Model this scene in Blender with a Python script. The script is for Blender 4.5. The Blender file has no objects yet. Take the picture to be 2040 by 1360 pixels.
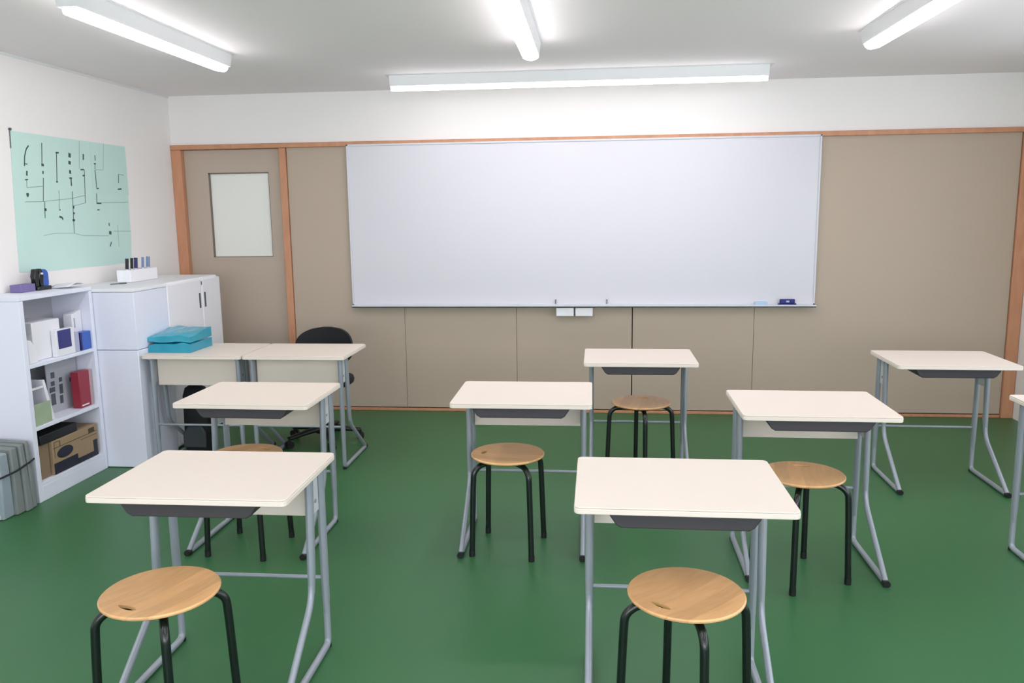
import bpy, bmesh, math, random
from mathutils import Vector, Matrix
random.seed(4)
PI = math.pi
C = bpy.context.scene.collection
sc = bpy.context.scene

# ---------------------------------------------------------------- camera
cam_d = bpy.data.cameras.new('camera'); cam = bpy.data.objects.new('camera', cam_d); C.objects.link(cam)
RX, UX, DX = Vector([0.994871, 0.10038, -0.012499]), Vector([-0.003535, 0.157992, 0.987434]), Vector([-0.101093, 0.982325, -0.157536])
M = Matrix((RX, UX, -DX)).transposed().to_4x4(); M.translation = Vector((0, -6.45, 1.619))
cam.matrix_world = M
cam_d.sensor_width = 36; cam_d.lens = 1612.05 / 2040 * 36; cam_d.clip_start = .05
sc.camera = cam

# ---------------------------------------------------------------- world, exposure
w = bpy.data.worlds.new('world'); sc.world = w; w.use_nodes = True
w.node_tree.nodes['Background'].inputs[0].default_value = (.8, .88, 1, 1)
w.node_tree.nodes['Background'].inputs[1].default_value = .3
vs = sc.view_settings
vs.view_transform = 'Standard'; vs.look = 'None'; vs.gamma = 1; vs.use_curve_mapping = False
vs.exposure = .91
def daylight(loc, rot, sx, sy, watts):
    l = bpy.data.lights.new('unseen_window_light', 'AREA'); l.shape = 'RECTANGLE'; l.size = sx; l.size_y = sy; l.energy = watts; l.color = (.88, .90, 1)
    o = bpy.data.objects.new('unseen_window_light', l); C.objects.link(o); o.location = loc; o.rotation_euler = rot
daylight((3.50, -4.7, 1.60), (0, PI/2, 0), 1.4, 6.6, 45)        # through the side windows on the right
daylight((-.1, -9.5, 1.60), (PI/2, 0, 0), 5.6, 1.5, 90)          # fill light through unseen rear windows, added for it
LAMP = 12.0          # radiance of the tube diffusers

# ---------------------------------------------------------------- materials
def lin(c):
    return tuple(((v/255)/12.92 if v/255 <= .04045 else ((v/255+.055)/1.055)**2.4) for v in c) + (1,)
def mat(name, col, rough=.5, metal=0, spec=.5, noise=0, nscale=8, bump=0, bscale=200, coat=0):
    m = bpy.data.materials.new(name); m.use_nodes = True
    nt = m.node_tree; b = nt.nodes['Principled BSDF']
    b.inputs['Base Color'].default_value = lin(col)
    b.inputs['Roughness'].default_value = rough; b.inputs['Metallic'].default_value = metal
    b.inputs['Specular IOR Level'].default_value = spec
    if coat: b.inputs['Coat Weight'].default_value = coat
    tc = nt.nodes.new('ShaderNodeTexCoord')
    if noise:
        n = nt.nodes.new('ShaderNodeTexNoise'); n.inputs['Scale'].default_value = nscale; n.inputs['Detail'].default_value = 4
        nt.links.new(tc.outputs['Object'], n.inputs['Vector'])
        r = nt.nodes.new('ShaderNodeMix'); r.data_type = 'RGBA'
        c = lin(col); r.inputs[6].default_value = tuple(v*(1-noise) for v in c[:3])+(1,); r.inputs[7].default_value = tuple(min(1, v*(1+noise)) for v in c[:3])+(1,)
        nt.links.new(n.outputs['Fac'], r.inputs[0]); nt.links.new(r.outputs[2], b.inputs['Base Color'])
    if bump:
        n = nt.nodes.new('ShaderNodeTexNoise'); n.inputs['Scale'].default_value = bscale
        nt.links.new(tc.outputs['Object'], n.inputs['Vector'])
        bp = nt.nodes.new('ShaderNodeBump'); bp.inputs['Strength'].default_value = bump; bp.inputs['Distance'].default_value = .002
        nt.links.new(n.outputs['Fac'], bp.inputs['Height']); nt.links.new(bp.outputs['Normal'], b.inputs['Normal'])
    return m
def wood(name, c1, c2, rough=.4, stretch=(18, 1.2, 1.2), plies=0):
    m = mat(name, c1, rough); nt = m.node_tree; b = nt.nodes['Principled BSDF']
    tc = nt.nodes.new('ShaderNodeTexCoord'); mp = nt.nodes.new('ShaderNodeMapping')
    mp.inputs['Scale'].default_value = stretch
    n = nt.nodes.new('ShaderNodeTexNoise'); n.inputs['Scale'].default_value = 5; n.inputs['Detail'].default_value = 6; n.inputs['Distortion'].default_value = .6
    nt.links.new(tc.outputs['Object'], mp.inputs['Vector']); nt.links.new(mp.outputs['Vector'], n.inputs['Vector'])
    rp = nt.nodes.new('ShaderNodeValToRGB'); rp.color_ramp.elements[0].position = .3; rp.color_ramp.elements[1].position = .7
    rp.color_ramp.elements[0].color = lin(c2); rp.color_ramp.elements[1].color = lin(c1)
    nt.links.new(n.outputs['Fac'], rp.inputs['Fac']); nt.links.new(rp.outputs['Color'], b.inputs['Base Color'])
    if plies:                                         # boards of slightly different tone glued side by side
        sp = nt.nodes.new('ShaderNodeSeparateXYZ'); nt.links.new(tc.outputs['Object'], sp.inputs[0])
        dv = nt.nodes.new('ShaderNodeMath'); dv.operation = 'MULTIPLY'; dv.inputs[1].default_value = 1/plies
        fl = nt.nodes.new('ShaderNodeMath'); fl.operation = 'FLOOR'
        wn = nt.nodes.new('ShaderNodeTexWhiteNoise'); wn.noise_dimensions = '1D'
        nt.links.new(sp.outputs['Y'], dv.inputs[0]); nt.links.new(dv.outputs[0], fl.inputs[0]); nt.links.new(fl.outputs[0], wn.inputs['W'])
        mr = nt.nodes.new('ShaderNodeMapRange'); mr.inputs['To Min'].default_value = .80; mr.inputs['To Max'].default_value = 1.04
        nt.links.new(wn.outputs['Value'], mr.inputs['Value'])
        mx = nt.nodes.new('ShaderNodeVectorMath'); mx.operation = 'SCALE'
        nt.links.new(rp.outputs['Color'], mx.inputs[0]); nt.links.new(mr.outputs[0], mx.inputs['Scale']); nt.links.new(mx.outputs[0], b.inputs['Base Color'])
    return m
def emis(name, col, s):
    m = bpy.data.materials.new(name); m.use_nodes = True; nt = m.node_tree
    b = nt.nodes['Principled BSDF']; b.inputs['Base Color'].default_value = (.8, .8, .8, 1)
    b.inputs['Emission Color'].default_value = col; b.inputs['Emission Strength'].default_value = s
    return m

m_wall = mat('white_wall_paint', (243, 240, 237), .8, noise=.015, nscale=3, bump=.15, bscale=300)
m_ceil = mat('ceiling_paint', (246, 240, 241), .85, noise=.01, nscale=2)
m_floor = mat('green_floor', (56, 108, 66), .36, spec=.35, noise=.05, nscale=2.5, bump=.1, bscale=500)
m_panel = mat('taupe_panel', (188, 172, 154), .55, spec=.3, noise=.02, nscale=2, bump=.1, bscale=400)
m_door = mat('door_taupe', (190, 174, 158), .5, spec=.3, noise=.02, nscale=2)
m_trim = wood('orange_wood_trim', (208, 152, 116), (192, 136, 102), .45, (3, 3, .6))
m_board = mat('whiteboard_enamel', (218, 217, 223), .30, spec=.45)
m_alu = mat('board_frame', (214, 216, 222), .35, spec=.5)
m_top = mat('cream_laminate', (231, 219, 207), .45, spec=.35, noise=.01, nscale=5)
m_edge = mat('cream_edge', (234, 223, 211), .4, spec=.4)
m_steel = mat('grey_steel_paint', (158, 165, 174), .38, metal=.25, spec=.5, noise=.03, nscale=12)
m_brk = mat('light_bracket', (204, 206, 210), .4)
m_tray = mat('dark_tray_plastic', (62, 59, 64), .5, noise=.03, nscale=20)
m_black = mat('black_rubber', (16, 18, 19), .5)
m_leg = mat('black_green_tube', (10, 20, 17), .25, spec=.6)
m_seat = wood('beech_plywood', (240, 190, 134), (226, 172, 118), .35, (1.4, 9, 1.4), plies=.058)
m_seatedge = mat('ply_edge', (196, 140, 92), .5)
m_shelf = mat('white_panel_cool_cast', (231, 234, 247), .5, noise=.01, nscale=3)  # white board; the cool cast of the light is put into its colour
m_cab = mat('white_cabinet', (240, 241, 246), .45, noise=.01, nscale=3)
m_groove = mat('dark_gap', (70, 66, 64), .8)
m_handle = mat('dark_recess', (84, 92, 98), .5)
m_pane = mat('frosted_pane', (238, 238, 231), .3, spec=.4)
m_chart = mat('mint_paper', (199, 230, 221), .75, noise=.02, nscale=6)
m_chart2 = mat('mint_paper_patch', (196, 228, 219), .75)
m_ink = mat('dark_ink', (62, 86, 84), .7)
m_teal = mat('teal_plastic', (36, 150, 176), .28, spec=.5, noise=.22, nscale=14, coat=.3)
m_fabric = mat('black_fabric', (18, 19, 22), .8, bump=.3, bscale=300)
m_bag = mat('black_bag_cloth', (14, 16, 18), .7)
m_baggrey = mat('bag_grey_mesh', (58, 64, 66), .8, noise=.1, nscale=30)
m_card = mat('brown_cardboard', (158, 134, 104), .8, noise=.05, nscale=10)
m_cardedge = mat('cardboard_side', (138, 118, 94), .8)
m_print = mat('dark_box_print', (34, 34, 52), .6)
m_line = mat('cardboard_line', (76, 62, 46), .8)
m_navy = mat('navy_plastic', (26, 26, 98), .35)
m_skyblue = mat('pale_blue_foam', (176, 208, 232), .6)
m_blue = mat('blue_plastic', (58, 100, 190), .4)
m_indigo = mat('indigo_print', (50, 50, 120), .5, noise=.2, nscale=20)
m_lilac = mat('lilac_box', (120, 108, 158), .6, noise=.15, nscale=40)
m_white = mat('white_plastic', (234, 234, 238), .4)
m_paper = mat('white_paper', (232, 232, 236), .7)
m_red = mat('red_binder', (150, 40, 58), .4)
m_pinkish = mat('pinkish_card', (188, 158, 160), .6)
m_greenpale = mat('pale_green_print', (162, 180, 150), .6, noise=.2, nscale=14)
m_greycard = mat('grey_card', (178, 180, 188), .6)
m_pad = mat('grey_pad_cloth', (126, 134, 132), .75, noise=.05, nscale=10)
m_padface = mat('blue_grey_pad', (150, 164, 172), .6)
m_clear = mat('clear_cup', (246, 246, 250), .2)
m_penblue = mat('pen_blue_grey', (120, 140, 176), .4)
m_lamp = emis('lamp_diffuser', (1, .96, .995, 1), LAMP)
m_lamp_dim = emis('board_lamp_diffuser', (1, .96, .995, 1), LAMP*.58)
m_lampbase = mat('lamp_base_white', (226, 228, 228), .5)

# ---------------------------------------------------------------- mesh helpers
def box(bm, x0, x1, y0, y1, z0, z1, mi=0, mtx=None):
    vs_ = [bm.verts.new((x, y, z)) for x in (x0, x1) for y in (y0, y1) for z in (z0, z1)]
    if mtx: 
        for v in vs_: v.co = mtx @ v.co
    for f in ((0,1,3,2),(4,6,7,5),(0,4,5,1),(2,3,7,6),(0,2,6,4),(1,5,7,3)):
        bm.faces.new([vs_[i] for i in f]).material_index = mi
    return vs_
def prism(bm, pts, z0, z1, mi=0, f=None):
    """extrude a 2-D outline from z0 to z1; f maps (a,b,c) to a point"""
    f = f or (lambda a, b, c: (a, b, c))
    lo = [bm.verts.new(f(a, b, z0)) for a, b in pts]; hi = [bm.verts.new(f(a, b, z1)) for a, b in pts]
    n = len(pts)
    bm.faces.new(lo[::-1]).material_index = mi; bm.faces.new(hi).material_index = mi
    for i in range(n): bm.faces.new((lo[i], lo[(i+1) % n], hi[(i+1) % n], hi[i])).material_index = mi
def rrect(x0, x1, y0, y1, r, n=6):
    out = []
    for cx, cy, a0 in ((x1-r, y1-r, 0), (x0+r, y1-r, 90), (x0+r, y0+r, 180), (x1-r, y0+r, 270)):
        for i in range(n+1):
            a = math.radians(a0+90*i/n); out.append((cx+r*math.cos(a), cy+r*math.sin(a)))
    return out
def fillet(pts, r, n=5):
    P = [Vector(p) for p in pts]; out = [P[0]]
    for i in range(1, len(P)-1):
        a, b, c = P[i-1], P[i], P[i+1]; u = (a-b); v = (c-b)
        rr = min(r, u.length*.48, v.length*.48); p = b+u.normalized()*rr; q = b+v.normalized()*rr
        for k in range(n+1):
            t = k/n; out.append(p*(1-t)**2+b*2*t*(1-t)+q*t*t)
    out.append(P[-1]); return out
def sweep(bm, pts, rx, ry=None, n=12, up=(1, 0, 0), closed=False, mi=0, taper=None):
    """tube along pts; rx measured along 'up' side axis, ry across"""
    ry = ry or rx; P = [Vector(p) for p in pts]; rings = []; N = len(P)
    for i, p in enumerate(P):
        if closed: t = P[(i+1) % N]-P[i-1]
        else: t = P[min(i+1, N-1)]-P[max(i-1, 0)]
        t.normalize(); s = Vector(up); s = s-t*s.dot(t)
        if s.length < 1e-4: s = t.orthogonal()
        s.normalize(); q = t.cross(s); k = taper(i/(N-1)) if taper else 1
        rings.append([bm.verts.new(p+s*rx*k*math.cos(2*PI*j/n)+q*ry*k*math.sin(2*PI*j/n)) for j in range(n)])
    for i in range(N if closed else N-1):
        a, b = rings[i], rings[(i+1) % N]
        for j in range(n): bm.faces.new((a[j], a[(j+1) % n], b[(j+1) % n], b[j])).material_index = mi
    if not closed:
        bm.faces.new(rings[0][::-1]).material_index = mi; bm.faces.new(rings[-1]).material_index = mi
def lathe(bm, prof, n=48, c=(0, 0, 0), mi=0):
    rings = []
    for r, z in prof:
        if r < 1e-6: rings.append([bm.verts.new((c[0], c[1], c[2]+z))])
        else: rings.append([bm.verts.new((c[0]+r*math.cos(2*PI*j/n), c[1]+r*math.sin(2*PI*j/n), c[2]+z)) for j in range(n)])
    for a, b in zip(rings, rings[1:]):
        for j in range(n):
            k = (j+1) % n
            if len(a) == 1 and len(b) == 1: continue
            if len(a) == 1: f = (a[0], b[k], b[j])
            elif len(b) == 1: f = (a[j], a[k], b[0])
            else: f = (a[j], a[k], b[k], b[j])
            bm.faces.new(f).material_index = mi
def obj(name, bm, mats, parent=None, smooth=False, bevel=0, segs=2, loc=None, rot=None):
    bmesh.ops.recalc_face_normals(bm, faces=bm.faces)
    me = bpy.data.meshes.new(name); bm.to_mesh(me); bm.free()
    for m in (mats if isinstance(mats, (list, tuple)) else [mats]): me.materials.append(m)
    if smooth:
        for p in me.polygons: p.use_smooth = True
        me.set_sharp_from_angle(angle=math.radians(40))
    o = bpy.data.objects.new(name, me); C.objects.link(o)
    if parent: o.parent = parent
    if loc: o.location = loc
    if rot: o.rotation_euler = rot
    if bevel:
        b = o.modifiers.new('bevel', 'BEVEL'); b.width = bevel; b.segments = segs; b.limit_method = 'ANGLE'; b.angle_limit = math.radians(40)
        for p in me.polygons: p.use_smooth = True
        me.set_sharp_from_angle(angle=math.radians(60)) if not smooth else None
    return o
def B(): return bmesh.new()
def bx(name, x0, x1, y0, y1, z0, z1, m, parent=None, bevel=0, **k):
    b = B(); box(b, x0, x1, y0, y1, z0, z1); return obj(name, b, m, parent, bevel=bevel, **k)
def tag(o, label, cat, group=None):
    o['label'] = label; o['category'] = cat
    if group: o['group'] = group
    return o
def thing(name, label, cat, loc=(0, 0, 0), rz=0, group=None):
    o = bpy.data.objects.new(name, None); C.objects.link(o); o.location = loc; o.rotation_euler = (0, 0, rz)
    return tag(o, label, cat, group)
def struct(o): o['kind'] = 'structure'; return o
def copy_tree(o, parent=None):
    c = o.copy(); C.objects.link(c); c.parent = parent
    for ch in [x for x in bpy.data.objects if x.parent == o]: copy_tree(ch, c)
    return c

# ---------------------------------------------------------------- room shell
XL, XR, YB, ZC = -3.434, 3.215, -9.2, 2.577
struct(bx('floor', XL-.15, XR+.15, YB-.15, .25, -.12, 0, m_floor))
struct(bx('ceiling', XL-.15, XR+.15, YB-.15, .25, ZC, ZC+.12, m_ceil))
struct(bx('wall_left', XL-.15, XL, YB-.15, .25, 0, ZC, m_wall))
b = B(); box(b, XR, XR+.15, YB-.15, .25, 0, .9); box(b, XR, XR+.15, YB-.15, .25, 2.3, ZC); box(b, XR, XR+.15, YB-.15, -8.0, .9, 2.3); box(b, XR, XR+.15, -1.4, .25, .9, 2.3)
struct(obj('wall_right', b, m_wall))
b = B(); box(b, XL, XR, YB-.15, YB, 0, .85); box(b, XL, XR, YB-.15, YB, 2.35, ZC); box(b, XL, -2.9, YB-.15, YB, .85, 2.35); box(b, 2.7, XR, YB-.15, YB, .85, 2.35)
struct(obj('wall_back', b, m_wall))
b = B()
for y in (-7.98, -6.34, -4.70, -3.06, -1.42): box(b, XR+.05, XR+.10, y-.02, y+.02, .9, 2.3)
box(b, XR+.05, XR+.10, -8, -1.4, .9, .94); box(b, XR+.05, XR+.10, -8, -1.4, 2.26, 2.3)
struct(obj('window_1', b, m_alu))
b = B()
for x in (-2.88, -1.5, -.1, 1.3, 2.68): box(b, x-.02, x+.02, YB-.10, YB-.05, .85, 2.35)
box(b, -2.9, 2.7, YB-.10, YB-.05, .85, .89); box(b, -2.9, 2.7, YB-.10, YB-.05, 2.31, 2.35)
struct(obj('added_rear_window', b, m_alu))  # unseen rear window frames, added to let in fill light
b = B(); box(b, XL, XR, 0, .25, 2.185, ZC); box(b, XL, XR, .07, .25, 0, 2.185)
struct(obj('wall_front', b, m_wall))
seams = [-2.470, -1.543, -.625, .301, 1.246, 3.125]
for i, (a, c) in enumerate(zip(seams, seams[1:])):
    g0 = .004 if abs(a-.301) < .01 else .0012; g1 = .004 if abs(c-.301) < .01 else .0012
    struct(bx('wall_panel', a+g0, c-g1, 0, .03, .03, 2.16, m_panel, bevel=.0015))
struct(bx('wall_panel_backing', -2.47, 3.125, .035, .068, .03, 2.16, m_groove))
# wooden trim
struct(bx('trim_1', XL+.001, XR-.001, -.028, .065, 2.153, 2.190, m_trim, bevel=.004))
struct(bx('trim_2', XL+.001, -3.350, -.022, .065, 0, 2.152, m_trim, bevel=.004))
struct(bx('trim_3', -2.527, -2.472, -.022, .065, 0, 2.152, m_trim, bevel=.004))
struct(bx('trim_4', 3.127, XR-.003, -.022, .065, 0, 2.152, m_trim, bevel=.004))
struct(bx('baseboard_front', -2.468, 3.124, -.008, .03, 0, .022, m_trim, bevel=.003))
b = B(); box(b, XL, XL+.006, YB, 0, ZC-.014, ZC)
struct(obj('trim_5', b, m_lampbase))
# door
b = B(); x0, x1, z0, z1 = -3.348, -2.529, .006, 2.150; a0, a1, c0, c1 = -3.150, -2.638, 1.282, 1.968
box(b, x0, a0, .028, .06, z0, z1); box(b, a1, x1, .028, .06, z0, z1); box(b, a0, a1, .028, .06, z0, c0); box(b, a0, a1, .028, .06, c1, z1)
bmesh.ops.remove_doubles(b, verts=b.verts, dist=1e-5)
dr = struct(obj('door_1', b, m_door))
pn = bx('window_pane', a0, a1, .040, .052, c0, c1, m_pane, dr)
b = B()
for q in ((a0, a0+.012, c0, c1), (a1-.004, a1, c0, c1), (a0, a1, c0, c0+.004), (a0, a1, c1-.010, c1)): box(b, q[0], q[1], .0265, .0395, q[2], q[3])
obj('window_shade_edge', b, mat('door_shade_edge', (120, 108, 98), .6), dr)  # dark edging; the recess's shade at left and top is put into it

# ---------------------------------------------------------------- whiteboard
wb = thing('whiteboard', 'large white wall-mounted whiteboard under the wooden rail', 'whiteboard', (-.137, -.002, .875))
X0, X1, Z0, Z1 = -1.830, 1.830, 0.0, 1.292
bx('board_surface', X0+.012, X1-.012, -.022, 0, Z0+.02, Z1-.012, m_board, wb)
b = B(); box(b, X0, X0+.014, -.03, 0, Z0, Z1); box(b, X1-.014, X1, -.03, 0, Z0, Z1); box(b, X0, X1, -.03, 0, Z1-.014, Z1); box(b, X0, X1, -.03, 0, Z0, Z0+.022)
obj('frame', b, m_alu, wb, bevel=.002)
b = B(); box(b, X0+.01, X1-.002, -.085, -.028, Z0-.004, Z0+.006); box(b, X0+.01, X1-.002, -.085, -.08, Z0-.004, Z0+.016)
obj('pen_ledge', b, m_alu, wb, bevel=.002)
for x in (-.170, .236):
    bx('marker_clip', x-.003, x+.003, -.04, -.022, Z0+.02, Z0+.055, m_handle, wb)
for i, (a, c) in enumerate(((-.302, -.162), (-.150, -.012))):
    b = B(); box(b, a, c, -.075, -.004, .800, .868)
    tag(obj('eraser_holder', b, m_white, bevel=.005), ['left', 'right'][i]+' one of the two small white boxes hanging below the whiteboard ledge', 'box', 'white boxes below the whiteboard ledge')
def lump(name, x0, x1, y0, y1, z0, z1, m, r=.01, **k):
    b = B(); prism(b, rrect(x0, x1, y0, y1, r), z0, z1); return obj(name, b, m, bevel=k.pop('bevel', .004), **k)
er = thing('board_eraser', 'navy blue whiteboard eraser near the right end of the ledge', 'eraser', (1.480, -.0555, .8825))
o = lump('felt_pad', -.066, .066, -.022, .022, 0, .018, m_navy, .008, parent=er)
o = lump('grip', -.056, .056, -.018, .018, .018, .050, mat('navy_grip', (34, 34, 120), .3), .012, parent=er)
bx('grip_patch', -.012, .012, -.0195, -.017, .026, .040, mat('pale_patch', (180, 190, 220), .4), er, bevel=.001)  # small pale patch on the front of the grip
tag(lump('board_sponge', 1.235, 1.330, -.070, -.034, .882, .912, m_skyblue, .006), 'pale blue sponge on the whiteboard ledge, left of the navy eraser', 'sponge')

# ---------------------------------------------------------------- ceiling lamps
def lamp(cx, y0, y1, label, along='y', grp='linear ceiling lamps running away from the camera'):
    L = (y1-y0)/2; t = thing('ceiling_lamp', label, 'ceiling lamp', (cx, (y0+y1)/2, ZC) if along == 'y' else ((y0+y1)/2, cx, ZC), 0 if along == 'y' else -PI/2, grp)
    b = B(); pr = [(-.056, 0), (.056, 0), (.056, -.008), (.045, -.076), (-.045, -.076), (-.056, -.008)]
    prism(b, pr, -L-.004, L+.004, f=lambda p, q, c: (p, c, q)); box(b, -.066, .066, -L-.03, L+.03, -.004, 0)
    obj('housing', b, m_lampbase, t, bevel=.002)
    b = B(); prof = [(-.043, -.0755), (-.0445, -.080), (-.044, -.093), (-.034, -.100), (0, -.103), (.034, -.100), (.044, -.093), (.0445, -.080), (.043, -.0755)]
    rings = []
    for yy, s in ((-L-.002, .35), (-L+.012, .7), (-L+.035, 1), (L-.035, 1), (L-.012, .7), (L+.002, .35)):
        rings.append([b.verts.new((px*s, yy, pz)) for px, pz in prof])
    for p, q in zip(rings, rings[1:]):
        for j in range(len(prof)-1): b.faces.new((p[j], p[j+1], q[j+1], q[j]))
        b.faces.new((p[-1], p[0], q[0], q[-1]))
    b.faces.new(rings[0]); b.faces.new(rings[-1][::-1])
    obj('diffuser', b, m_lamp if along == 'y' else m_lamp_dim, t, smooth=True)
    return t
lamp(-2.225, -3.05, -1.585, 'leftmost long ceiling lamp, above the bookcase side of the room')
lamp(-.365, -3.02, -1.63, 'middle ceiling lamp pointing at the centre of the whiteboard')
lamp(1.50, -3.06, -1.65, 'rightmost ceiling lamp, at the upper right corner of the picture')
lamp(-.64, -1.43, 1.155, 'long horizontal ceiling lamp running parallel above the whiteboard', 'x', None)
for x in (-2.225, -.365, 1.5):  # unseen lamp rows, added to even out the light
    for y in (-5.9, -8.3):
        lamp(x, y, y+1.45, {-2.225: 'left', -.365: 'middle', 1.5: 'right'}[x]+' lamp of the '+('first' if y > -6 else 'last')+' ceiling lamp row added unseen behind the camera', grp='added fill lamps behind the camera')

# ---------------------------------------------------------------- school desks
HT = .744
def make_desk():
    t = thing('school_desk', '', 'desk')
    W2, D2 = .3325, .2555
    b = B(); prism(b, rrect(-W2+.001, W2-.001, -D2+.001, D2-.001, .019, 8), HT-.005, HT)
    tp = obj('tabletop', b, m_top, t, bevel=.0015)
    b = B(); prism(b, rrect(-W2, W2, -D2, D2, .02, 8), HT-.0225, HT-.0055)
    obj('edge_band', b, m_edge, tp, bevel=.002)
    for s in (-1, 1):
        X = s*.289
        path = fillet([(X, .205, HT-.045), (X, .205, .013), (X, -.285, .013), (X, .055, .27), (X, .075, HT-.045)], .035)
        # upright posts are wider than the foot
        b = B(); sweep(b, fillet([(X, .195, HT-.024), (X, .195, .013), (X, -.272, .013)], .03), .013, .013, up=(1, 0, 0))
        sweep(b, fillet([(X, -.275, .018), (X, .045, .262), (X, .078, HT-.024)], .06, 7), .012, .014, up=(1, 0, 0))
        # oval sleeves round the upper posts and the rail under the top
        sweep(b, [(X, .195, HT-.024), (X, .195, .30), (X, .195, .20), (X, .195, .14)], .0145, .020, up=(1, 0, 0), taper=lambda u: 1 if u < .6 else 1-.3*(u-.6)/.4)
        sweep(b, [(X, .078, HT-.024), (X, .068, .54), (X, .056, .36), (X, .048, .285)], .0145, .020, up=(1, 0, 0), taper=lambda u: 1 if u < .6 else 1-.25*(u-.6)/.4)
        box(b, X-.012, X+.012, -.20, .22, HT-.036, HT-.0225)
        f = obj('side_frame', b, m_steel, t, smooth=True)
        b = B(); sweep(b, [(X, -.268, .014), (X, -.296, .014)], .0155, .0155); obj('foot_cap', b, m_black, f, smooth=True)
        b = B(); sweep(b, [(X, .195, 0), (X, .195, .012)], .012, .012); obj('rear_foot_pad', b, m_black, f, smooth=True)
        b = B(); box(b, X-s*.004-.002, X-s*.004+.002, .098, .172, .555, HT-.037); br = obj('panel_bracket', b, m_brk, f)
        b = B(); sweep(b, [(X+s*.002-s*.004, .135, .60), (X+s*.002, .135, .60)], .007); obj('screw', b, m_steel, f, smooth=True)
    b = B(); box(b, -.272, .272, .150, .166, .535, HT-.023); obj('modesty_panel', b, m_top, t, bevel=.002)
    b = B(); sweep(b, [(-.289, .195, .278), (.289, .195, .278)], .0075, up=(0, 0, 1)); obj('crossbar', b, m_steel, t, smooth=True)
    # storage tray: shallow tub narrowing to its bottom, open towards the sitter
    b = B(); n = 6
    out = [(-.232, HT-.0235), (-.222, HT-.040), (-.206, HT-.064), (-.190, HT-.074), (.190, HT-.074), (.206, HT-.064), (.222, HT-.040), (.232, HT-.0235)]
    inn = [(.224, HT-.0235), (.214, HT-.040), (.200, HT-.060), (.188, HT-.069), (-.188, HT-.069), (-.200, HT-.060), (-.214, HT-.040), (-.224, HT-.0235)]
    prism(b, out, -.228, .10, f=lambda a, z, c: (a, c, z)); obj('storage_tray', b, m_tray, t, bevel=.004)
    return t
PX = []
desk0 = make_desk()
desks = [
 (-1.288, -3.878, .5, 'front left cream school desk with the long bare top nearest the camera', 'in front'),
 (-1.660, -2.641, -.5, 'cream school desk directly behind the front left desk', ''),
 (-.341, -2.568, .2, 'cream school desk in the centre, left edge of the middle aisle stool', ''),
 (.272, -1.527, -.3, 'small-looking cream desk closest to the front wall below the whiteboard', ''),
 (.274, -3.871, -.2, 'front right cream school desk, nearest the camera on the right', ''),
 (.974, -2.728, -.6, 'cream school desk diagonally behind and right of the front right desk', ''),
 (2.034, -1.547, -1.0, 'far right cream school desk without a stool, beside the wall trim', ''),
 (2.27, -2.77, 0, 'cream school desk mostly cut off by the right picture edge', ''),
 (-2.556, -1.367, 180, 'reversed cream desk holding the teal bag, against the white cabinets', ''),
 (-1.885, -1.367, 180, 'reversed cream desk in front of the black office chair', ''),
]
dl = ['front left cream desk, nearest the camera on the left side',
 'cream desk between the front left desk and the reversed pair of desks',
 'cream desk in the middle of the room, with a stool tucked at its left front',
 'cream desk closest to the front wall, right below the whiteboard',
 'front right cream desk, nearest the camera on the right side',
 'cream desk diagonally behind and right of the front right desk',
 'cream desk at the far right by the wooden wall trim, with no stool',
 'cream desk cut off by the right edge of the picture',
 'reversed cream desk under the teal bundle, beside the white cabinets',
 'reversed cream desk with the black office chair behind it']
for i, d in enumerate(desks):
    o = desk0 if i == 0 else copy_tree(desk0)
    o.location = (d[0], d[1], 0); o.rotation_euler = (0, 0, math.radians(d[2])); o['label'] = dl[i]
    o['group'] = 'cream school desks'
    if i in (3, 6):                                  # these two stand without a modesty panel
        for x in [x for x in bpy.data.objects if x.parent == o and x.name.startswith('modesty')]: bpy.data.objects.remove(x)

# ---------------------------------------------------------------- stools
def seat_mesh():
    b = B(); R = .177
    prof = [(0, -.006), (.06, -.0055), (.11, -.003), (.15, 0), (R-.004, .0012), (R, -.003), (R-.001, -.008), (R-.008, -.0125), (.14, -.013), (.08, -.017), (0, -.018)]
    lathe(b, prof, 72); s = obj('seat', b, m_seat, smooth=True)
    # hand slot cut through
    c = B(); n = 20; pts = []
    for k in range(n):
        a = 2*PI*k/n; ca, sa = math.cos(a), math.sin(a)
        pts.append((.118+.013*sa*abs(sa)**.2, .038*ca))
    prism(c, pts, -.05, .05); co = obj('cutter', c, m_seatedge)
    md = s.modifiers.new('slot', 'BOOLEAN'); md.operation = 'DIFFERENCE'; md.object = co; md.solver = 'EXACT'
    dg = bpy.context.evaluated_depsgraph_get(); me = bpy.data.meshes.new_from_object(s.evaluated_get(dg))
    s.modifiers.clear(); s.data = me; s.data.name = 'seat'
    bpy.data.objects.remove(co)
    return s
def make_stool():
    t = thing('stool', '', 'stool'); s = seat_mesh(); s.parent = t; s.location = (0, 0, .475)
    for k in range(4):
        a = k*PI/2; ca, sa = math.cos(a), math.sin(a)
        rz = lambda r, z, off=0: (r*ca-off*sa, r*sa+off*ca, z)
        b = B(); z0 = .442 if k % 2 == 0 else .442
        pts = fillet([rz(.03, z0), rz(.150, z0), rz(.188, z0-.030), rz(.193, z0-.12), rz(.205, .012)], .05, 6)
        sweep(b, pts, .0135, n=14, up=(-sa, ca, 0)); l = obj('leg', b, m_leg, t, smooth=True)
        b = B(); sweep(b, [rz(.205, 0), rz(.205, .03)], .0145, n=14); obj('foot_cap', b, m_black, l, smooth=True)
    b = B(); lathe(b, [(0, .4565), (.06, .4565), (.062, .452), (.062, .430), (.03, .427), (0, .427)], 32); obj('hub_plate', b, m_leg, t, smooth=True)
    return t
st0 = make_stool()
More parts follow.
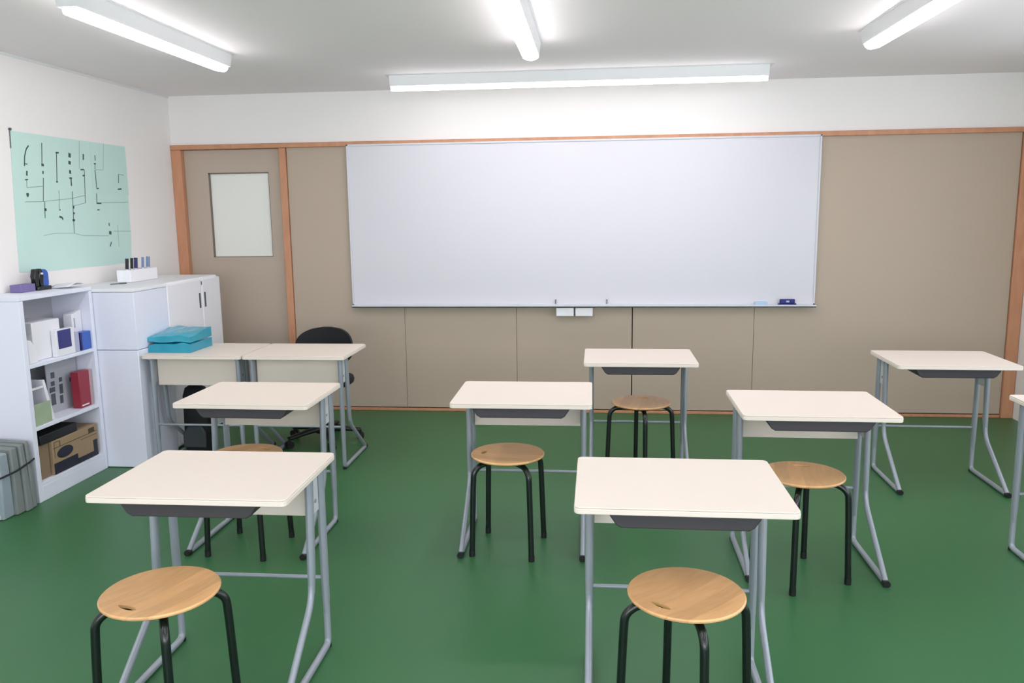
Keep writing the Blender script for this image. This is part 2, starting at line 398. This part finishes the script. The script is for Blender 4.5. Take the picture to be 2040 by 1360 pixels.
stools = [(-1.335, -4.215, 31, -113, 'front left wooden stool with a hand slot, in front of the front left desk'),
 (-1.690, -2.796, 39, 60, 'stool mostly hidden behind the front left desk, only legs and seat rim showing'),
 (-.413, -2.705, 37, 170, 'wooden stool with black legs in the middle of the room, under the centre desk'),
 (.283, -1.605, 5, 80, 'wooden stool farthest from the camera, under the desk nearest the whiteboard'),
 (.280, -4.105, 10, -135, 'front right wooden stool with a hand slot, in front of the front right desk'),
 (.911, -2.932, -20, 80, 'wooden stool partly hidden behind the right side of the front right desk')]
for i, s in enumerate(stools):
    o = st0 if i == 0 else copy_tree(st0)
    o.location = (s[0], s[1], 0); o.rotation_euler = (0, 0, math.radians(s[2])); o['label'] = s[4]; o['group'] = 'wooden stools with black legs'
    for ch in bpy.data.objects:
        if ch.parent == o and ch.name.startswith('seat'): ch.rotation_euler = (0, 0, math.radians(s[3]-s[2]))

# ---------------------------------------------------------------- bookcase
bc = thing('bookcase', 'white open bookcase against the left wall with three shelves of supplies', 'bookcase', (XL+.003, 0, 0))
D = .262; y0, y1 = -2.295, -1.632; H = 1.19
bx('side_panel', 0, D, y0, y0+.036, 0, H-.026, m_shelf, bc, bevel=.002)
bx('side_panel', 0, D, y1-.030, y1, 0, H-.026, m_shelf, bc, bevel=.002)
bx('top_board', 0, D, y0, y1, H-.025, H, m_shelf, bc, bevel=.002)
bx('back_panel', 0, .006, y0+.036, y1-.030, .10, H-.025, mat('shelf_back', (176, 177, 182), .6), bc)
bx('plinth', D-.02, D, y0+.037, y1-.031, 0, .088, m_shelf, bc, bevel=.002)
for z in (.778, .416, .088):
    bx('shelf', .007, D-.001, y0+.037, y1-.031, z, z+.022, m_shelf, bc, bevel=.002)
S1, S2, S3 = .80, .438, .110
# ---- cabinets
XF = -2.897
ca = thing('cabinet', 'white low cabinet right behind the bookcase, stacked in two sections', 'cabinet', (0, 0, 0))
bx('lower_section', XL+.003, XF, -1.625, -1.225, .004, .777, m_shelf, ca, bevel=.003)
bx('upper_section', XL+.003, XF, -1.625, -1.225, .781, 1.150, m_shelf, ca, bevel=.003)
bx('top_board', XL+.003, XF+.004, -1.628, -1.224, 1.152, 1.172, m_cab, ca, bevel=.002)
cb = thing('cabinet', 'white double-door cabinet with two dark upright handles beside the door', 'cabinet', (0, 0, 0))
Y0, YM, Y1 = -1.218, -.725, -.425
bx('body', XL+.003, XF-.02, Y0, Y1, .004, 1.172, m_cab, cb, bevel=.014, segs=4)
for a, c, hy in ((Y0, YM-.0015, YM-.040), (YM+.0015, Y1, YM+.040)):
    d = bx('door', XF-.018, XF, a+.002, c-.002, .02, 1.160, m_cab, cb, bevel=.010, segs=4)
    b = B(); prism(b, rrect(hy-.010, hy+.010, .950, 1.062, .008), XF-.001, XF+.004, f=lambda p, q, r_: (r_, p, q)); obj('handle', b, m_handle, d, bevel=.001)
bx('lock', XF-.001, XF+.003, YM-.004, YM+.004, 1.118, 1.145, m_handle, cb, bevel=.001)

# ---- on the bookcase
tag(bx('flat_box', -3.40, -3.33, -2.05, -1.925, H+.001, H+.045, m_lilac, bevel=.002), 'flat lilac box on the near end of the bookcase top', 'box')
ts = thing('stationery_stand', 'small black stand with two rounded upright arms on the bookcase top', 'stand', (-3.345, -1.865, H+.001))
b = B(); prism(b, rrect(-.03, .03, -.05, .075, .015), 0, .022); obj('base', b, m_leg, ts, bevel=.004)
for yy in (-.034, .006):
    b = B(); prism(b, [(yy-.014, .02), (yy+.014, .02), (yy+.016, .06), (yy+.022, .082), (yy+.016, .106), (yy+.004, .128), (yy-.008, .126), (yy-.012, .108), (yy-.022, .082), (yy-.016, .06)], -.018, .014, f=lambda p, q, c: (c, p, q))
    obj('arm', b, m_leg, ts, bevel=.004)
b = B(); sweep(b, [(-.012, .004, .098), (.022, .004, .098)], .007); obj('spindle', b, m_alu, ts, smooth=True)
b = B(); prism(b, rrect(-.055, .045, 0, .118, .035), -.02, .02, f=lambda p, q, c: (c, p, q+0))
tag(obj('blue_case', b, m_blue, bevel=.004, loc=(-3.405, -1.765, H+.001)), 'rounded blue case standing behind the small black stand', 'case')
# papers, slightly curled
b = B(); nx, ny = 6, 10; g = [[b.verts.new((-3.33+.13*i/nx, -1.80+.15*j/ny, H+.006+.018*math.sin(j/ny*PI*.9)+.010*i/nx)) for j in range(ny+1)] for i in range(nx+1)]
for i in range(nx):
    for j in range(ny): b.faces.new((g[i][j], g[i+1][j], g[i+1][j+1], g[i][j+1]))
o = obj('paper_stack', b, m_paper, smooth=True); md = o.modifiers.new('t', 'SOLIDIFY'); md.thickness = .004; md.offset = -1
tag(o, 'loose white papers curling up on the bookcase top', 'paper')
# on the cabinet: pen and pen cups
b = B(); sweep(b, [(-3.195, -1.285, 1.177), (-3.165, -1.245, 1.177)], .0045); sweep(b, [(-3.23, -1.33, 1.177), (-3.195, -1.285, 1.177)], .0035)
tag(obj('pen', b, m_handle, smooth=True), 'dark pen lying flat on the cabinet top', 'pen')
cup = thing('pen_holder', 'pale clear pen holder box on the cabinet top near the wall chart', 'pen holder', (-3.24, -.975, 1.1725))
b = B()
for q in ((-.05, .05, -.175, -.171, 0, .085), (-.05, .05, .171, .175, 0, .085), (-.05, -.046, -.171, .171, 0, .085), (.046, .05, -.171, .171, 0, .085), (-.05, .05, -.175, .175, 0, .004)): box(b, *q)
obj('cup', b, m_clear, cup, bevel=.002)
pens = [(-.145, m_black, .011), (-.085, m_black, .010), (-.035, m_navy, .012), (.055, m_penblue, .009), (.125, m_penblue, .013)]
for k, (yy, m_, rr) in enumerate(pens):
    b = B(); x = -3.24
    sweep(b, [(x, -.975+yy, 1.178), (x+.004, -.975+yy+.012, 1.262)], rr*.6, mi=0); 
    sweep(b, [(x+.004, -.975+yy+.012, 1.262), (x+.006, -.975+yy+.018, 1.335)], rr, mi=1)
    nm = ['black capped marker at the near end', 'navy capped marker, second from the near end', 'thick black capped marker in the middle', 'slim blue-grey marker, second from the far end', 'thick blue-grey marker at the far end'][k]
    tag(obj('marker', b, [m_clear, m_], smooth=True), nm+' of the pen holder', 'marker', 'markers in the pen holder')

# ---- shelf one (upper)
tag(bx('storage_box', -3.40, -3.215, -2.150, -1.905, S1+.001, S1+.225, m_white, bevel=.004), 'tall white box on the upper bookcase shelf', 'box')
fb = thing('file_holder', 'white file holder leaning at the near end of the upper shelf', 'file holder', (-3.215, -2.205, S1+.001))
b = B(); prism(b, [(-.03, 0), (.045, 0), (.03, .09), (.0, .13), (-.03, .14)], -.14, .03, f=lambda p, q, c: (c, p, q)); obj('holder', b, m_white, fb, bevel=.003)
b = B(); box(b, -.12, .0, -.028, -.004, .13, .235); obj('dark_folder', b, m_print, fb, bevel=.002)
bo = thing('picture_box', 'white box with an indigo front panel on the upper shelf', 'box', (-3.208, -1.93, S1+.001))
bx('carton', -.004, .03, -.07, .10, 0, .160, m_white, bo, bevel=.003)
bx('printed_panel', .030, .032, -.055, .065, .045, .155, m_indigo, bo)
bt = thing('carton', 'white slanted-top carton behind the blue box on the upper shelf', 'carton', (-3.262, -1.715, S1+.001))
b = B(); prism(b, [(-.045, 0), (.048, 0), (.048, .245), (-.045, .225)], -.03, .03, f=lambda p, q, c: (c, p, q)); obj('carton_body', b, m_white, bt, bevel=.003)
bx('grey_mark', .0302, .0312, -.030, -.018, .14, .20, m_greycard, bt)
bb = thing('card_box', 'blue box with a dark near edge at the far end of the upper shelf', 'box', (-3.205, -1.755, S1+.001))
bx('box_body', -.025, .025, 0, .088, 0, .112, m_blue, bb, bevel=.002)
bx('dark_edge', -.026, .026, -.016, -.0005, 0, .112, m_navy, bb, bevel=.002)
tag(bx('clear_tray', -3.26, -3.185, -1.826, -1.775, S1+.001, S1+.12, mat('lilac_clear', (176, 178, 206), .3), bevel=.003), 'pale lilac container between the indigo-fronted box and the blue box', 'container')
# ---- shelf two (middle)
tag(bx('pinkish_card', -3.40, -3.392, -2.235, -2.06, S2+.001, S2+.31, m_pinkish, bevel=.001), 'pinkish card standing at the back near end of the middle shelf', 'card')
mg = thing('magazine_file', 'white slanted magazine file on the middle shelf', 'magazine file', (-3.265, -2.17, S2+.001))
b = B(); prism(b, [(.085, 0), (.115, 0), (.055, .25), (.035, .25)], -.10, .07, f=lambda p, q, c: (c, p, q)); obj('slanted_side', b, m_white, mg, bevel=.002)
bx('rear_side', -.105, -.10, -.078, .09, 0, .215, m_greycard, mg)
bx('top_rail', .055, .065, -.078, .05, .205, .217, m_white, mg)
tag(bx('booklet', -3.192, -3.182, -2.240, -2.100, S2+.001, S2+.125, m_greenpale, bevel=.001), 'pale green booklet standing in front of the white magazine file', 'booklet')
ps = thing('printed_board', 'grey board printed with small dark pictures standing on the middle shelf', 'board', (-3.297, 0, S2+.001))
bx('board', 0, .006, -1.965, -1.68, 0, .32, m_greycard, ps)
b = B()
for yy, zz, w_, h_ in ((-1.91, .215, .034, .036), (-1.916, .168, .034, .028), (-1.925, .130, .050, .030), (-1.922, .05, .04, .070), (-1.842, .180, .028, .026), (-1.843, .105, .032, .060), (-1.848, .045, .030, .050), (-1.739, .160, .036, .026)):
    box(b, .0062, .0075, yy-w_/2, yy+w_/2, zz, zz+h_)
obj('small_pictures', b, m_handle, ps)
bi = thing('binder', 'dark red binder standing at the far end of the middle shelf', 'binder', (-3.205, -1.775, S2+.001))
bx('cover', -.045, .01, -.028, .075, 0, .228, m_red, bi, bevel=.003)
bx('spine', -.045, .011, .0755, .100, 0, .228, m_pinkish, bi, bevel=.002)
bx('page_block', .0102, .012, -.020, .050, .012, .020, m_paper, bi)
# ---- shelf three (bottom)
cx = thing('cardboard_box', 'brown cardboard box with dark printing in the bottom of the bookcase', 'box', (-3.183, 0, S3+.001))
bx('carton', -.215, 0, -2.125, -1.690, 0, .205, m_card, cx, bevel=.003)
bx('printed_base', 0.0002, .0012, -2.124, -1.90, .002, .068, m_print, cx)
b = B(); prism(b, [(-2.015+.075*math.cos(a), .115+.034*math.sin(a)) for a in [2*PI*k/28 for k in range(28)]], .0002, .0012, f=lambda p, q, c: (c, p, q)); obj('printed_oval', b, m_print, cx)
b = B(); box(b, .0002, .0012, -1.905, -1.70, .002, .035); box(b, .0002, .0012, -1.74, -1.70, .035, .105); obj('printed_silhouette', b, m_print, cx)
b = B()
for q in ((-2.12, -1.695, .158, .161), (-2.06, -2.055, .161, .195), (-2.11, -2.107, .10, .195), (-2.11, -2.055, .192, .195), (-1.86, -1.70, .140, .142), (-1.78, -1.72, .160, .19)): box(b, .0002, .0010, *q)
obj('printed_lines', b, m_line, cx)
tag(bx('black_slab', -3.40, -3.185, -2.22, -1.88, S3+.208, S3+.262, m_black, bevel=.004), 'flat black slab on top of the cardboard box', 'tray')  # flat black slab resting on the carton
tag(bx('brown_folder', -3.40, -3.20, -2.240, -2.135, S3+.001, S3+.205, m_cardedge, bevel=.003), 'plain brown carton squeezed beside the printed cardboard box', 'box')

# ---------------------------------------------------------------- grey bundle at lower left
bu = thing('padded_bundle', 'bundle of grey folded pads tied with a black cord beside the bookcase', 'bundle', (0, 0, 0))
spec = [(-2.335, -2.370, -3.150, -3.165, .395, m_pad), (-2.372, -2.415, -3.145, -3.170, .390, m_pad), (-2.418, -2.475, -3.160, -3.178, .385, m_pad), (-2.478, -2.555, -3.180, -3.190, .37, m_padface)]
for ya, yb, xb, xt, h, m_ in spec:
    b = B(); yt = .5*(ya+yb)
    o8 = [(-3.425, yb-.012), (xb, yb-.012), (xb, ya-.004), (-3.425, ya-.004)]; t8 = [(-3.425, yb+.006), (xt, yb+.006), (xt, ya-.002), (-3.425, ya-.002)]
    lo = [b.verts.new((x, y, 0.001)) for x, y in o8]; mid = [b.verts.new((x+(.004 if x > -3.3 else 0), y, h*.55)) for x, y in [(.3*p[0]+.7*q[0], .3*p[1]+.7*q[1]) for p, q in zip(o8, t8)]]
    hi = [b.verts.new((x, y, h-(.012 if x > -3.3 else 0))) for x, y in t8]
    for p, q in ((lo, mid), (mid, hi)):
        for j in range(4): b.faces.new((p[j], p[(j+1) % 4], q[(j+1) % 4], q[j]))
    b.faces.new(lo[::-1]); b.faces.new(hi)
    obj('pad', b, m_, bu, bevel=.008, segs=3)
b = B()
for k, z in enumerate((.335, .30, .26, .215)): box(b, -3.40, -3.205, -2.566+.001*k, -2.552, z-.012, z)
box(b, -3.40, -3.20, -2.572, -2.560, .005, .03)
obj('label_strips', b, m_brk, bu, bevel=.002)
b = B(); sweep(b, fillet([(-3.43, -2.567, .235), (-3.185, -2.567, .235), (-3.155, -2.47, .25), (-3.150, -2.36, .27), (-3.152, -2.328, .277)], .02), .005); obj('cord', b, m_black, bu, smooth=True)

# ---------------------------------------------------------------- wall chart
STROKES = [(0.01,[(-1.717,2.057),(-1.741,2.035),(-1.763,1.989),(-1.773,1.932)]),(0.006,[(-1.77,1.946),(-1.744,1.945)]),(0.014,[(-1.755,1.904),(-1.76,1.876)]),(0.005,[(-1.766,1.851),(-1.771,1.806)]),(0.008,[(-1.78,1.85),(-1.754,1.853)]),(0.018,[(-1.782,1.764),(-1.76,1.765)]),(0.01,[(-1.779,1.753),(-1.764,1.753)]),(0.007,[(-1.594,2.083),(-1.612,1.95)]),(0.018,[(-1.618,1.947),(-1.595,1.948)]),(0.012,[(-1.608,1.911),(-1.611,1.892)]),(0.006,[(-1.612,1.869),(-1.634,1.726)]),(0.006,[(-1.622,1.722),(-1.633,1.62)]),(0.02,[(-1.632,1.671),(-1.612,1.673)]),(0.012,[(-1.469,2.032),(-1.439,2.034)]),(0.007,[(-1.462,2.03),(-1.484,1.849)]),(0.012,[(-1.492,1.848),(-1.476,1.849)]),(0.005,[(-1.474,1.795),(-1.487,1.671)]),(0.014,[(-1.494,1.628),(-1.468,1.623),(-1.462,1.609)]),(0.01,[(-1.487,1.671),(-1.477,1.671)]),(0.028,[(-1.328,2.039),(-1.333,2.011)]),(0.028,[(-1.336,1.988),(-1.34,1.966)]),(0.022,[(-1.34,1.929),(-1.343,1.906)]),(0.012,[(-1.356,1.877),(-1.328,1.878)]),(0.012,[(-1.339,1.878),(-1.341,1.827)]),(0.006,[(-1.338,1.792),(-1.36,1.52)]),(0.016,[(-1.351,1.652),(-1.335,1.647)]),(0.016,[(-1.364,1.604),(-1.339,1.604)]),(0.012,[(-1.337,1.698),(-1.34,1.679)]),(0.014,[(-1.183,2.043),(-1.189,2.004)]),(0.01,[(-1.229,1.938),(-1.19,1.94)]),(0.006,[(-1.188,1.938),(-1.21,1.718)]),(0.012,[(-1.211,1.899),(-1.193,1.9)]),(0.01,[(-1.054,2.044),(-1.055,2.007)]),(0.01,[(-1.074,1.986),(-1.052,1.987)]),(0.007,[(-1.061,1.987),(-1.067,1.949)]),(0.009,[(-1.068,1.944),(-1.068,1.822)]),(0.008,[(-1.069,1.817),(-1.043,1.819)]),(0.008,[(-1.074,1.784),(-1.081,1.719)]),(0.012,[(-1.084,1.717),(-1.03,1.717)]),(0.008,[(-1.083,1.672),(-1.057,1.672)]),(0.008,[(-0.79,1.926),(-0.8,1.863)]),(0.005,[(-0.794,1.926),(-0.725,1.923)]),(0.012,[(-0.815,1.819),(-0.768,1.822)]),(0.012,[(-0.961,1.581),(-0.959,1.559)]),(0.028,[(-0.968,1.513),(-0.942,1.509)]),(0.01,[(-0.952,1.446),(-0.97,1.415)]),(0.004,[(-1.771,1.804),(-1.62,1.817)]),(0.004,[(-1.799,1.718),(-1.635,1.722),(-1.34,1.747),(-1.202,1.769)]),(0.004,[(-1.337,1.698),(-1.21,1.718)]),(0.004,[(-1.03,1.721),(-0.698,1.729)]),(0.003,[(-1.661,1.512),(-1.561,1.523),(-1.361,1.518),(-1.255,1.499),(-0.975,1.49)]),(0.004,[(-0.912,1.522),(-0.695,1.516)]),(0.003,[(-0.859,1.565),(-0.861,1.409)]),(0.003,[(-1.065,1.946),(-0.972,1.948)]),(0.003,[(-1.214,2.123),(-1.241,1.942)]),(0.003,[(-0.941,2.131),(-0.972,1.951)])]
ch = thing('wall_chart', 'mint green paper chart with handwritten lines on the left wall', 'chart', (XL, 0, 0))
b = B(); ol = [(-1.912, 1.300), (-1.60, 1.288), (-1.385, 1.290), (-1.0, 1.286), (-.715, 1.288), (-.695, 1.48), (-.687, 1.81), (-.677, 2.130), (-1.865, 2.132), (-1.893, 1.723)]
prism(b, ol, .0008, .0022, f=lambda p, q, c: (c, p, q)); obj('sheet', b, m_chart, ch)
b = B(); prism(b, [(-1.11, 1.78), (-.83, 1.78), (-.68, 1.78), (-.678, 2.125), (-1.105, 2.125)], .0023, .0030, f=lambda p, q, c: (c, p, q)); obj('paper_patch', b, m_chart2, ch)
b = B()
for w_, pts in STROKES:
    for p, q in zip(pts, pts[1:]):
        p = Vector(p); q = Vector(q); dd = q-p
        if dd.length < 1e-5: continue
        n_ = Vector((-dd.y, dd.x)).normalized()*w_*.42
        prism(b, [tuple(p+n_), tuple(p-n_), tuple(q-n_), tuple(q+n_)], .0031, .0036, mi=1 if w_ <= .0055 else 0, f=lambda a, c_, c: (c, a, c_))
obj('handwriting', b, [m_ink, mat('faint_ink', (128, 158, 150), .7)], ch)
b = B(); sweep(b, [(0.0005, -1.868, 2.140), (.012, -1.868, 2.140)], .008); sweep(b, [(0.004, -1.868, 2.140), (.004, -1.874, 2.03)], .0025); obj('pin', b, m_handle, ch, smooth=True)

# ---------------------------------------------------------------- teal bundle on reversed desk
tb = thing('teal_bag', 'folded teal plastic bag lying on the reversed desk by the cabinets', 'bag', (-2.745, -1.345, HT+.001))
def sheetpile(z0, z1, lift, ph):
    b = B(); nx, ny = 18, 12; top = []; bot = []
    def pt(u, v, z): 
        x = -.150+.290*u; y = -.165+.30*v
        return (x, y, z)
    def hh(u, v):
        e = min(1, 5*min(u+.06, 1.02-u, v+.05, 1.02-v))
        return z1*(.86+.14*e)+lift*v*.6-.02*max(0, .25-u)*4*(1-v)+.004*math.sin(9*u+ph+4*v)+.003*math.sin(17*u-6*v+ph)
    for i in range(nx+1):
        top.append([b.verts.new(pt(i/nx, j/ny, hh(i/nx, j/ny))) for j in range(ny+1)])
        bot.append([b.verts.new(pt(i/nx, j/ny, z0+(.004*math.sin(9*i/nx+ph) if z0 > 0 else 0))) for j in range(ny+1)])
    for i in range(nx):
        for j in range(ny):
            b.faces.new((top[i][j], top[i+1][j], top[i+1][j+1], top[i][j+1])); b.faces.new((bot[i][j], bot[i][j+1], bot[i+1][j+1], bot[i+1][j]))
    for i in range(nx):
        b.faces.new((top[i][0], bot[i][0], bot[i+1][0], top[i+1][0])); b.faces.new((top[i+1][ny], bot[i+1][ny], bot[i][ny], top[i][ny]))
    for j in range(ny):
        b.faces.new((top[0][j+1], bot[0][j+1], bot[0][j], top[0][j])); b.faces.new((top[nx][j], bot[nx][j], bot[nx][j+1], top[nx][j+1]))
    return b
obj('lower_fold', sheetpile(0, .066, 0, .3), m_teal, tb, smooth=True)
obj('upper_fold', sheetpile(.069, .122, .035, 1.4), mat('teal_plastic_top', (48, 158, 182), .25, noise=.2, nscale=10, coat=.3), tb, smooth=True)

# ---------------------------------------------------------------- office chair behind the reversed desk
oc = thing('office_chair', 'black office chair with a rounded back behind the pair of reversed desks', 'chair', (-1.955, -.93, 0))
def cushion(name, cx, cy, w_, d_, z0, z1, m, parent, expo=2.6):
    b = B(); n = 40; ring = []
    for zf, s in ((0, .90), (.15, .98), (.5, 1), (.85, .97), (1, .88)):
        ring.append([b.verts.new((cx+w_*s*math.copysign(abs(math.cos(a))**(2/expo), math.cos(a)), cy+d_*s*math.copysign(abs(math.sin(a))**(2/expo), math.sin(a)), z0+(z1-z0)*zf)) for a in [2*PI*k/n for k in range(n)]])
    for p, q in zip(ring, ring[1:]):
        for j in range(n): b.faces.new((p[j], p[(j+1) % n], q[(j+1) % n], q[j]))
    b.faces.new(ring[0][::-1]); b.faces.new(ring[-1]); return obj(name, b, m, parent, smooth=True)
cushion('seat', 0, -.02, .24, .23, .42, .48, m_fabric, oc)
# backrest: rounded pad curved round the sitter
b = B(); n = 24; rows = []
for j in range(n+1):
    v = j/n; z = .525+.28*v; row = []
    wv = .212*(1-abs(2*v-1)**2.6)**(1/2.4) if 0 < v < 1 else 0.02
    wv = max(wv, .03)
    for i in range(n+1):
        u = 2*i/n-1; x = wv*u; row.append((x, .155-.10*(x/.25)**2+.03*v, z))
    rows.append(row)
F = [[b.verts.new(p) for p in r_] for r_ in rows]; K = [[b.verts.new((p[0], p[1]+.035, p[2])) for p in r_] for r_ in rows]
for j in range(n):
    for i in range(n):
        b.faces.new((F[j][i], F[j][i+1], F[j+1][i+1], F[j+1][i])); b.faces.new((K[j][i], K[j+1][i], K[j+1][i+1], K[j][i+1]))
for j in range(n):
    b.faces.new((F[j][0], F[j+1][0], K[j+1][0], K[j][0])); b.faces.new((F[j+1][n], F[j][n], K[j][n], K[j+1][n]))
    b.faces.new((F[0][j+1], F[0][j], K[0][j], K[0][j+1])); b.faces.new((F[n][j], F[n][j+1], K[n][j+1], K[n][j]))
obj('backrest', b, m_fabric, oc, smooth=True, bevel=.008)
b = B(); sweep(b, fillet([(0, .02, .41), (0, .25, .41), (0, .235, .62)], .06), .022, .010, up=(1, 0, 0)); obj('back_support', b, m_black, oc, smooth=True)
b = B(); sweep(b, [(0, 0, .08), (0, 0, .42)], .028); sweep(b, [(0, 0, .08), (0, 0, .22)], .036); obj('gas_column', b, m_black, oc, smooth=True)
bs = B(); lathe(bs, [(0, .06), (.05, .065), (.055, .10), (.04, .12), (0, .12)], 24)
for k in range(5):
    a = math.radians(-58+72*k); r_ = .27
    sweep(bs, [(.02*math.cos(a), .02*math.sin(a), .098), (.14*math.cos(a), .14*math.sin(a), .088), (r_*math.cos(a), r_*math.sin(a), .07)], .034, .022, up=(-math.sin(a), math.cos(a), 0), taper=lambda u: 1-.35*u)
base = obj('star_base', bs, m_black, oc, smooth=True)
for k in range(5):
    a = math.radians(-58+72*k); b = B(); c_ = Vector((.268*math.cos(a), .268*math.sin(a), .026)); tt = Vector((-math.sin(a), math.cos(a), 0))
    sweep(b, [c_-tt*.024, c_-tt*.006], .026, n=20); sweep(b, [c_+tt*.006, c_+tt*.024], .026, n=20); sweep(b, [c_+Vector((0, 0, .02)), c_+Vector((0, 0, .045))], .009)
    obj('caster', b, m_black, base, smooth=True)

# ---------------------------------------------------------------- black bag under the reversed desk
bg = thing('backpack', 'black bag with a grey rounded bottom standing under the reversed desk', 'bag', (-2.725, -1.235, 0))
b = B(); rings = []; n = 28
for z, s, dx in ((.002, .86, 0), (.03, .98, 0), (.16, 1, 0), (.30, .97, 0), (.40, .88, -.01), (.455, .66, -.015), (.475, .30, -.02)):
    rings.append([b.verts.new((dx+.098*s*math.copysign(abs(math.cos(a))**.7, math.cos(a)), .075*s*math.copysign(abs(math.sin(a))**.7, math.sin(a)), z)) for a in [2*PI*k/n for k in range(n)]])
for p, q in zip(rings, rings[1:]):
    for j in range(n): b.faces.new((p[j], p[(j+1) % n], q[(j+1) % n], q[j]))
b.faces.new(rings[0][::-1]); b.faces.new(rings[-1]); obj('bag_body', b, m_bag, bg, smooth=True)
b = B(); prism(b, [(-.080, .05), (.082, .05), (.085, .16), (.06, .20), (-.04, .20), (-.078, .15)], -.094, -.074, f=lambda p, q, c: (p, c, q)); obj('pocket', b, m_baggrey, bg, bevel=.012, segs=3)
b = B(); sweep(b, fillet([(-.03, 0, .47), (-.03, 0, .51), (.03, 0, .51), (.03, 0, .465)], .025), .008); obj('handle', b, m_bag, bg, smooth=True)
